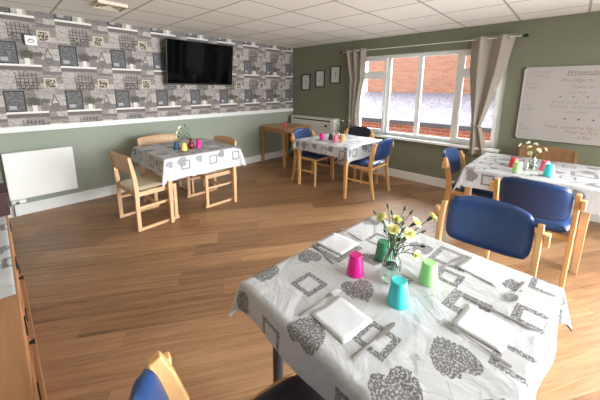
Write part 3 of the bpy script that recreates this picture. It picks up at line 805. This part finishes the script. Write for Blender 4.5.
napkin(-2.72, -1.25, R(5), .14, .14, 'white paper napkin right of the pink tumbler under the television', Z2, seed=11)
napkin(-3.22, -.82, R(-8), .14, .14, 'white paper napkin at the far left of the table under the television', Z2, seed=12)
def lay2(proto, x, y, z, a, label): return lay(proto, None, a, label, z, rz0=0, loc=(x, y))
lay2(knife, -1.12, -4.13, Z2 + .001, R(-110), 'steel knife left of the vase on the right-hand table')
lay2(fork, -1.37, -4.70, Z2 + .001, R(-60), 'steel fork at the near right of the right-hand table')
lay2(knife, -2.72, -1.36, Z2 + .001, R(0), 'steel knife at the near side of the table under the television')
lay2(knife, -3.22, -.95, Z2 + .001, R(0), 'steel knife at the left of the table under the television')

# ------------------------------------------------------------------ wall things
# television on the papered wall, leaning forward a little
tv = thing('television', 'large black flat television mounted high on the wallpapered wall', 'television', (-2.205, -.085, 1.53))
tilt = Matrix.Rotation(R(7), 4, 'X')
def tb_(*b): return MB().box(*b, M=tilt)
tb_(-.565, .565, -.045, 0, 0, .655).build('bezel', BLACK, tv, bevel=.006)
tb_(-.553, .553, -.047, -.044, .02, .645).build('screen', SCREEN, tv, smooth=False)
MB().box(-.15, .15, -.05, .082, .2, .5).build('wall_bracket', BLACK, tv)
# panel radiator
rad = thing('radiator', 'white flat panel radiator on the left green wall', 'radiator', (-4.28, 0, .215))
MB().box(-.31, .31, -.095, -.045, 0, .545).build('panel', WGLOSS, rad, bevel=.008)
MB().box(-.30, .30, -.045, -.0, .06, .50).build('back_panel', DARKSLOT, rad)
va = MB().tube([(-.29, -.07, .02), (-.29, -.07, -.04), (-.29, -.05, -.2)], .008, 10); va.build('pipe', CHROME, rad)
va = MB().tube([(-.30, -.07, -.03), (-.24, -.07, -.03)], .02, 12); va.tube([(-.24, -.07, -.03), (-.18, -.07, -.03)], .026, 12); va.build('valve', WGLOSS, rad)
MB().tube([(-.265, -.10, -.03), (-.235, -.10, -.03)], .012, 10).build('lockshield', CHROME, rad)
# storage heater on the window wall in the corner
ht = thing('storage_heater', 'white storage heater with a dark slot along its top, behind the middle table', 'heater', (0, -.72, 0))
MB().box(-.19, -.0, -.58, .58, .14, .905).build('body', PALECREAM, ht, bevel=.012)
MB().box(-.196, -.15, -.52, .52, .845, .868).build('grille', DARKSLOT, ht)
MB().box(-.205, -.18, -.60, -.49, .2, .87).build('end_panel', WGLOSS, ht, bevel=.006)
MB().tube([(-.18, -.38, .76), (-.215, -.38, .76)], .022, 16).build('dial', BLACK, ht)
MB().box(-.17, -.02, -.55, -.45, 0, .14).build('foot', DARKSLOT, ht); MB().box(-.17, -.02, .45, .55, 0, .14).build('foot', DARKSLOT, ht)
# three framed prints
DKFR = Mat('dark_frame', rgb(38, 34, 32), .4)
_x, _y, _z = PINEY.sep(PINEY.coords())
PINEY.bump(_x.mod(.11).lt(.006) * -1 + 1, .8, .006)
MOUNT = Mat('print_paper', rgb(205, 206, 204), .5)
INK = Mat('print_ink', rgb(120, 122, 126), .7)
for (y, z, l, hh) in ((-.405, 1.60, 'lowest small framed print, nearest the corner on the green wall', .325), (-.785, 1.665, 'middle one of the three small framed prints on the green wall', .33), (-1.16, 1.735, 'highest small framed print, beside the left curtain', .325)):
    t = thing('picture_frame', l, 'picture', (0, y, z), 0, 'small framed prints on the green wall'); w_ = .115; f_ = .018; g = hh / 2
    m = MB(); m.box(-.02, 0, -w_, -w_ + f_, -g, g); m.box(-.02, 0, w_ - f_, w_, -g, g); m.box(-.02, 0, -w_, w_, -g, -g + f_); m.box(-.02, 0, -w_, w_, g - f_, g)
    m.build('frame', DKFR, t, bevel=.002)
    MB().box(-.010, -.002, -w_ + .01, w_ - .01, -g + .01, g - .01).build('print', MOUNT, t, smooth=False)
    m = MB(); m.tube([(-.0115, .0, -.07), (-.0115, .012, -.03), (-.0115, -.01, .01), (-.0115, .006, .06)], .004, 5); m.tube([(-.0115, -.03, .02), (-.0115, .0, .05), (-.0115, .03, .015)], .003, 5)
    m.build('drawing', INK, t)
# little square plaque high on the wallpaper
t = thing('wall_plaque', 'tiny white square plaque with a grey emblem high on the wallpaper above the radiator', 'sign', (-4.19, -.004, 1.995))
MB().box(-.05, .05, -.02, 0, -.05, .05).build('panel', WGLOSS, t, bevel=.003)
MB().box(-.062, -.05, -.03, 0, -.055, .06).build('side', BLACK, t)
m = MB(); m.tube([(.024 * math.cos(a), -.0212, .024 * math.sin(a) * .8 - .006) for a in [2 * PI * k / 20 for k in range(21)]], .004, 5); m.tube([(-.012, -.0212, -.004), (0, -.0212, .016), (.012, -.0212, -.004)], .004, 5)
m.build('emblem', INK, t)
# whiteboard
WB = Mat('whiteboard_surface', rgb(184, 178, 174), .45)
wb = thing('whiteboard', 'whiteboard covered in handwritten menu lines on the green wall', 'whiteboard', (0, -4.05, .875))
MB().box(-.016, -.002, -1.2, 0, 0, .878).build('board', WB, wb, smooth=False)
m = MB(); m.box(-.022, 0, -1.2, 0, 0, .012); m.box(-.022, 0, -1.2, 0, .866, .878); m.box(-.022, 0, -.012, 0, 0, .878); m.box(-.022, 0, -1.2, -1.188, 0, .878)
m.build('frame', Mat('aluminium', rgb(196, 194, 190), .4, .5), wb, bevel=.002)
for y, z in ((0, 0), (0, .878), (-1.2, 0), (-1.2, .878)):
    MB().box(-.026, 0, y - .014 if y == 0 else y - .002, y + .002 if y == 0 else y + .014, z - .002 if z == 0 else z - .016, z + .016 if z == 0 else z + .002).build('corner_cap', BLACK, wb)
inks = dict(k=Mat('black_marker', rgb(76, 76, 80), .6), g=Mat('grey_marker', rgb(138, 142, 138), .6), r=Mat('red_marker', rgb(150, 108, 110), .6), b=Mat('blue_grey_marker', rgb(112, 114, 122), .6))
def write(txt, y, z, size, ink, shear=.25, wdt=1.0):
    cu = bpy.data.curves.new('w', 'FONT'); cu.body = txt; cu.size = size * .9; cu.shear = shear; cu.space_character = wdt; cu.offset = -.0006
    tmp = bpy.data.objects.new('w', cu); C.objects.link(tmp)
    dg = bpy.context.evaluated_depsgraph_get(); me = bpy.data.meshes.new_from_object(tmp.evaluated_get(dg)); bpy.data.objects.remove(tmp)
    rnd = random.Random(txt)
    for v_ in me.vertices:
        x, yy = v_.co.x, v_.co.y
        yy += .06 * size * math.sin(x * 9 / size * .5 + len(txt))
        v_.co = Vector((-.0175, -x, yy))
    me.materials.clear(); me.materials.append(inks[ink].m)
    o = bpy.data.objects.new('writing', me); C.objects.link(o); o.parent = wb; o.location = (0, y + 4.05, z - .875 - size * .33)
def star(y, z, ink):
    m = MB()
    for k in range(3):
        a = PI * k / 3; m.tube([(-.0175, .012 * math.cos(a), .012 * math.sin(a)), (-.0175, -.012 * math.cos(a), -.012 * math.sin(a))], .0028, 4)
    m.build('writing', inks[ink], wb, loc=(0, y + 4.05, z - .875))
write('Wednesday', -4.44, 1.686, .066, 'k'); MB().box(-.018, -.0165, -.26, 0, -.002, .003).build('writing', inks['k'], wb, loc=(0, -.39, 1.652 - .875))
write('Porridge or', -4.40, 1.598, .066, 'b'); write('Toast or', -4.50, 1.525, .06, 'b'); write('Cereals', -4.47, 1.465, .06, 'g')
for k in range(4): star(-4.42 - .115 * k, 1.408, 'b')
write('Lentil soup + pud', -4.345, 1.352, .06, 'g'); write('Quiche, new potatoes', -4.33, 1.30, .062, 'g'); write('with salad', -4.47, 1.238, .058, 'g')
for k in range(4): star(-4.49 - .12 * k, 1.155, 'k')
write('Soup, assorted San', -4.32, 1.062, .064, 'r'); write('Fruit or Fro', -4.51, 1.012, .062, 'r'); write('Cake', -4.62, .955, .062, 'r')
write('all of our menu', -4.075, 1.70, .042, 'g'); write('is home', -4.13, 1.655, .04, 'g'); write('made', -4.225, 1.64, .04, 'g')
write('Breakfast', -4.078, 1.563, .042, 'r'); write('8.30am', -4.10, 1.508, .042, 'r')
write('Lunch', -4.072, 1.305, .042, 'b'); write('12.30pm', -4.075, 1.255, .042, 'b')
write('Tea', -4.07, 1.057, .04, 'r'); write('5.30pm', -4.075, 1.008, .04, 'r')
# ceiling vent
t = thing('ceiling_vent', 'square cream and brown ceiling diffuser above the wallpapered wall', 'vent', (-3.62, -.95, HC))
m = MB()
for k in range(4):
    r0, r1 = .13 - .032 * k, .118 - .032 * k
    for (a0, a1, b0, b1) in ((-r0, r0, -r0, -r1), (-r0, r0, r1, r0), (-r0, -r1, -r1, r1), (r1, r0, -r1, r1)): m.box(a0, a1, b0, b1, -.03 + .004 * k, 0)
m.build('louvres', Mat('cream_metal', rgb(214, 200, 178), .5), t)
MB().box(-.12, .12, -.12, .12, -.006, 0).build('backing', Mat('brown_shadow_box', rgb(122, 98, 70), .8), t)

# ------------------------------------------------------------------ dresser at the left edge
ds = thing('pine_dresser', 'orange pine dresser with black iron hinges at the left edge', 'cabinet', (-4.612, -2.72, 0))
DY = .945
MB().box(-.45, -.012, -DY, DY, .0, .665).build('carcass', PINE, ds, bevel=.004)
MB().box(-.47, .004, -DY - .02, DY + .02, .665, .69).build('top', PINEY, ds, bevel=.006)
MB().box(-.45, .022, -DY, DY, 0, .085).build('plinth', PINEY, ds, bevel=.006)
for k in range(3):
    y0 = -DY + .03 + k * .62; y1 = y0 + .60
    d_ = MB(); d_.box(-.012, .0, y0, y0 + .06, .11, .64); d_.box(-.012, .0, y1 - .06, y1, .11, .64); d_.box(-.012, .0, y0, y1, .11, .17); d_.box(-.012, .0, y0, y1, .58, .64); d_.box(-.012, -.006, y0 + .05, y1 - .05, .16, .59)
    do = d_.build('door', PINE, ds, bevel=.003)
    for z in (.2, .53): MB().box(0, .006, y1 - .03, y1 + .02, z - .03, z + .03).build('hinge', BLACK, do)
    MB().tube([(0, y0 + .04, .4), (.02, y0 + .04, .4)], [.006, .012], 10).build('knob', BLACK, do)
cl = cloth('printed cloth runner folded over the top of the pine dresser', (-4.83, -2.52, 0), 0, .40, 1.06, .69, (.0, .03, .0, .0), 'runner on the pine dresser', 1, 12, .004, 50)
cl.name = 'table_runner'; cl['category'] = 'table runner'
t = thing('storage_box', 'dark maroon box standing on the far end of the pine dresser', 'box', (-4.72, -1.93, .694))
MB().box(-.16, .125, -.13, .13, 0, .13).build('body', Mat('maroon_card', rgb(54, 20, 22), .5), t, bevel=.004)
MB().box(-.165, .13, -.135, .135, .13, .15).build('lid', Mat('maroon_card_lid', rgb(60, 24, 25), .5), t, bevel=.004)

SKYA, SKYB = 1.0, 31.0
# ------------------------------------------------------------------ light
wld = bpy.data.worlds.new('sky'); bpy.context.scene.world = wld; wld.use_nodes = True
bg = wld.node_tree.nodes['Background']; bg.inputs[0].default_value = (.93, .96, 1.0, 1); bg.inputs[1].default_value = 5.0
# overcast sky, far brighter on the sun's side (towards -y) than over the neighbouring roofs
class _W(Mat):
    def __init__(s, nt): s.nt = nt
_w = _W(wld.node_tree); _sx, _sy, _sz = _w.sep(_w.coords('Generated'))
_k = (_sy * -.72 + _sx * .62 + _sz * .3)._op('MULTIPLY_ADD', .5, .5, clamp=True)
_w.link(_k.pow(5) * SKYB + SKYA, bg.inputs[1])
def portal(loc, sx, sy):
    l = bpy.data.lights.new('portal', 'AREA'); l.shape = 'RECTANGLE'; l.size = sx; l.size_y = sy; l.cycles.is_portal = True
    o = bpy.data.objects.new('portal', l); C.objects.link(o); o.location = loc; o.rotation_euler = (0, R(90), 0)
portal((.26, (WY0 + WY1) / 2, (WZ0 + WZ1) / 2), WZ1 - WZ0, WY1 - WY0)
_l = bpy.data.lights.new('portal', 'AREA'); _l.shape = 'RECTANGLE'; _l.size = FX1 - FX0; _l.size_y = FZ1 - FZ0; _l.cycles.is_portal = True
_o = bpy.data.objects.new('portal', _l); C.objects.link(_o); _o.location = ((FX0 + FX1) / 2, YF - .21, (FZ0 + FZ1) / 2); _o.rotation_euler = (R(90), 0, 0)
portal((.26, (DY0 + DY1) / 2, DZ1 / 2), DZ1, DY1 - DY0)

# ------------------------------------------------------------------ camera
cam = bpy.data.cameras.new('camera'); co = bpy.data.objects.new('camera', cam); C.objects.link(co)
yaw, pit, rol = R(43.3), R(-10.86), R(.37)
fw = Vector((math.cos(pit) * math.cos(yaw), math.cos(pit) * math.sin(yaw), math.sin(pit)))
rt = Vector((math.sin(yaw), -math.cos(yaw), 0)); up = rt.cross(fw)
r2 = rt * math.cos(rol) + up * math.sin(rol); u2 = up * math.cos(rol) - rt * math.sin(rol)
co.matrix_world = Matrix(((r2.x, u2.x, -fw.x, -4.584), (r2.y, u2.y, -fw.y, -4.553), (r2.z, u2.z, -fw.z, 1.496), (0, 0, 0, 1)))
cam.sensor_width = 36; cam.lens = 288.7 / 600 * 36; cam.shift_y = -57.3 / 600; cam.clip_start = .02
sc = bpy.context.scene; sc.camera = co
sc.view_settings.view_transform = 'Standard'; sc.view_settings.look = 'None'; sc.view_settings.gamma = 1; sc.view_settings.exposure = 1.0
